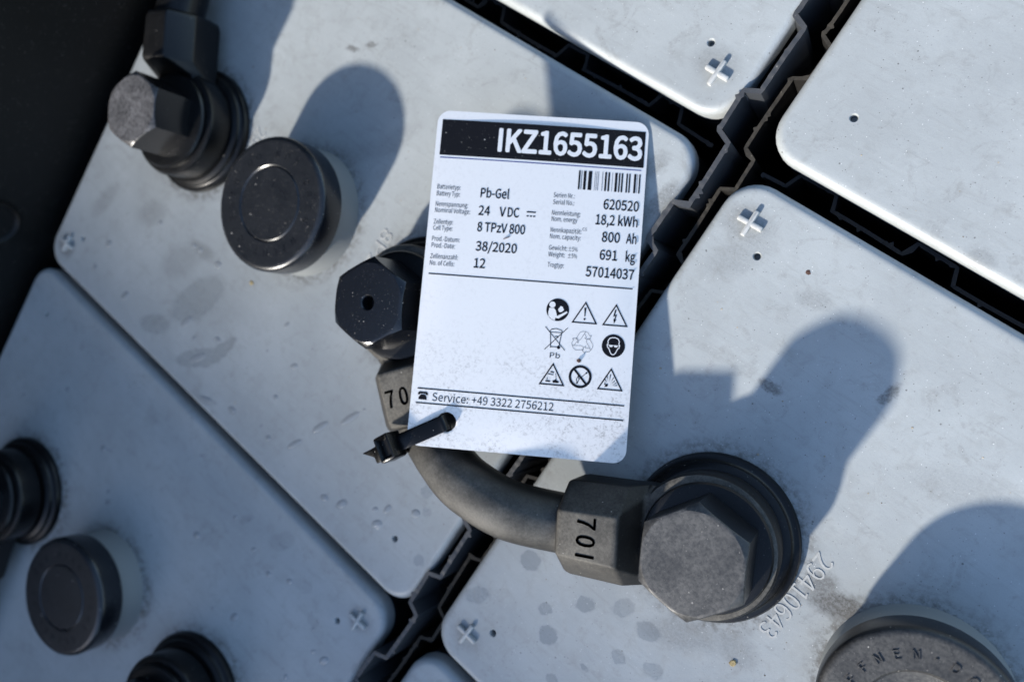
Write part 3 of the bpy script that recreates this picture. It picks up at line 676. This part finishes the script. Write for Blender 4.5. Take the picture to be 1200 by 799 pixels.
# ------------------------------------------------------------------ the cable tie through the card's hole
hole_w = CM @ Vector((HOLE[0], HOLE[1], 0))
head_w = Vector((-.0762, -.0822, .0282))
d = (head_w - hole_w); dh = Vector((d.x, d.y, 0)).normalized(); side = Vector((-dh.y, dh.x, 0))
tie = thing('cable_tie', 'black nylon cable tie through the hole in the white card, tail cut off short', 'cable tie', tuple(head_w))
def sweep(path, wd, th):
    rings = []; n = len(path)
    for i, p in enumerate(path):
        t = (path[min(i + 1, n - 1)] - path[max(i - 1, 0)]).normalized(); nn = t.cross(side).normalized()
        rings.append([p + side * (a * wd / 2) + nn * (b * th / 2) - head_w for a, b in ((-1, -.6), (-.8, -1), (.8, -1), (1, -.6), (1, .6), (.8, 1), (-.8, 1), (-1, .6))])
    return rings
cn = CM.to_3x3() @ Vector((0, 0, 1))
top = [hole_w - cn * .004 + dh * .0002, hole_w - cn * .0012 - dh * .0002, hole_w + cn * .0008 + dh * .0007, hole_w + cn * .0013 + dh * .0025, hole_w + (head_w - hole_w) * .55 + cn * .0016, head_w + Vector((0, 0, .0006)) - dh * .003, head_w + dh * .0005]
g = G(); g.loft(sweep(spline(top, 8), .0040, .0011)); obj('strap', g.build('strap', M['tie'], 40), tie)
low = [head_w + dh * .0005 + Vector((0, 0, -.001)), head_w + dh * .0020 + Vector((0, 0, -.010)), head_w + dh * .0015 + Vector((0, 0, -.0215)), head_w - dh * .004 + Vector((0, 0, -.0262)), hole_w - cn * .004 + dh * .004 + Vector((0, 0, -.017)), hole_w - cn * .004 + dh * .0002]
g = G(); g.loft(sweep(spline(low, 8), .0038, .0010)); obj('strap', g.build('strap', M['tie'], 40), tie)
def oriented_box(hx_, hy_, hz_, bev, name):
    bm = bmesh.new(); bmesh.ops.create_cube(bm, size=1); bmesh.ops.scale(bm, vec=(hx_, hy_, hz_), verts=bm.verts)
    bmesh.ops.bevel(bm, geom=bm.edges[:], offset=bev, segments=2, affect='EDGES', profile=.5)
    tf = max(bm.faces, key=lambda f: f.calc_center_median().z)
    bmesh.ops.inset_individual(bm, faces=[tf], thickness=.0010); bmesh.ops.translate(bm, vec=(0, 0, -.0014), verts=tf.verts)
    return bm_mesh(name, bm, M['tie'], 30)
az = math.atan2(dh.y, dh.x)
hd = obj('tie_head', oriented_box(.0050, .0066, .0050, .0006, 'tie_head'), tie, (0, 0, .0012)); hd.rotation_euler = (0, math.radians(8), az)
tl = [head_w + dh * .001, head_w + dh * .0045 + Vector((0, 0, -.0006)), head_w + dh * .0072 + Vector((0, 0, -.0016))]
rg = sweep(spline(tl, 5), .0040, .0010)
for k in range(8): rg[-1][k] = rg[-1][k] + dh * (-.0028 * (rg[-1][k].dot(side) / .0020))
g = G(); g.loft(rg); obj('tail', g.build('tail', M['tie'], 30), tie)

# ------------------------------------------------------------------ grit, crumbs and water
def blob(g, c, r, flat, rnd, n=6):
    v = []; f = []
    for k, (rr, zz) in enumerate(((1, 0), (.75, .6))):
        for i in range(n):
            a = 2 * PI * i / n + k * .3; q = r * rr * rnd.uniform(.7, 1.2); v.append((c[0] + q * math.cos(a), c[1] + q * math.sin(a), c[2] + r * flat * zz * rnd.uniform(.8, 1.2)))
    for i in range(n): f.append((i, (i + 1) % n, n + (i + 1) % n, n + i))
    f.append(tuple(n + i for i in range(n))); g.add(v, f)
rnd = random.Random(11); g = G()
spots = []
while len(spots) < 420:
    x, y = rnd.uniform(-.245, .11), rnd.uniform(-.205, .12)
    on = (-.250 < x < -.061 or -.046 < x < .14) and (-.131 < y < .015 or .028 < y < .17 or -.28 < y < -.139)
    if not on or any(math.hypot(x - px * MM, y - py * MM) < .0215 for px, py in POLES + PLUGS): continue
    spots.append((x, y)); blob(g, (x, y, -.0009 if y < -.137 else -.00003), rnd.uniform(.00008, .00026) * (1.5 if rnd.random() < .08 else 1), .7, rnd)
o = obj('grit', g.build('grit', M['grit'])); o['kind'] = 'stuff'; o['label'] = 'fine grit and dust specks scattered on the grey cell covers'; o['category'] = 'grit'
def crumb(label, c, r, mat, flat=.7, seed=1):
    g = G(); rn = random.Random(seed); blob(g, (0, 0, 0), r, flat, rn, 8); return thing('crumb', label, 'crumb', c, 0, None, g.build('crumb', M[mat], 50))
crumb('tiny reddish brown flake on the cell below the raised cross', (-.0230, .0060, 0), .0006, 'brown', .25, 2)
crumb('tiny ochre crumb on the cell below the dusty bolt', (.0158, -.0789, 0), .0009, 'ochre', .8, 3)
crumb('tiny pale brown flake on the cell below the big plug', (-.1615, -.0870, 0), .0009, 'ochre', .3, 4)
cc = CM @ Vector((*cp(40.85, 61.5), 0)); crumb('tiny dark crumb lying on the white card above the no-flame sign', tuple(cc), .00055, 'brown', 1.6, 5)
g = G(); gg = CM
v0 = [CM @ Vector((*cp(a, b), z)) for a, b, z in ((19.3, 32.55, .0001), (21.3, 31.7, .0003), (21.35, 31.95, .0001), (19.4, 32.8, .0001), (20.3, 32.25, .0007))]
g.add([v - v0[0] for v in v0], [(0, 1, 4), (1, 2, 4), (2, 3, 4), (3, 0, 4), (0, 3, 2, 1)])
thing('crumb', 'short dark splinter lying on the white card below the cell type print', 'crumb', tuple(v0[0]), 0, None, g.build('crumb', M['brown']))
def drop(g, x, y, z, rx, ry, rot, h):
    n = 20; rings = []
    for k in range(5):
        a = PI / 2 * k / 5; q = math.cos(a)
        rings.append([(x + math.cos(rot) * rx * q * math.cos(t) - math.sin(rot) * ry * q * math.sin(t), y + math.sin(rot) * rx * q * math.cos(t) + math.cos(rot) * ry * q * math.sin(t), z + h * math.sin(a) - .00002) for t in [2 * PI * i / n for i in range(n)]])
    g.loft(rings)
g = G(); rnd = random.Random(5)
big = [(-.1134, -.1077, 0, .0034, .0010, 1.1, .00016), (-.1061, -.0989, 0, .0040, .0009, 1.12, .00016), (-.1182, -.118, 0, .0030, .0009, 1.05, .00016), (-.0938, -.1216, 0, .0018, .0011, 1.1, .00016), (-.0998, -.1242, 0, .0014, .0011, .5, .00016),
       (-.1559, -.1290, 0, .0028, .0010, .4, .00016), (-.1447, -.1248, 0, .0015, .0011, .3, .00016), (-.167, -.120, 0, .0040, .0012, .9, .00016), (-.178, -.113, 0, .0030, .0012, 1.1, .00016), (-.163, -.110, 0, .0014, .001, .3, .00016)]
for b in big: drop(g, *b)
for k in range(46):
    x, y = rnd.uniform(-.235, -.07), rnd.choice((rnd.uniform(-.129, -.088), rnd.uniform(-.200, -.142)))
    if any(math.hypot(x - px * MM, y - py * MM) < .022 for px, py in POLES + PLUGS): continue
    r = rnd.choice((.0004, .0005, .0007, .0009, .0012)); drop(g, x, y, -.0008 if y < -.137 else 0, r * rnd.uniform(1, 1.9), r, rnd.uniform(.6, 1.4), r * .16)
o = obj('water_drops', g.build('water_drops', M['water'], 50)); o['kind'] = 'stuff'; o['label'] = 'small clear water drops lying on the shaded grey covers'; o['category'] = 'water'
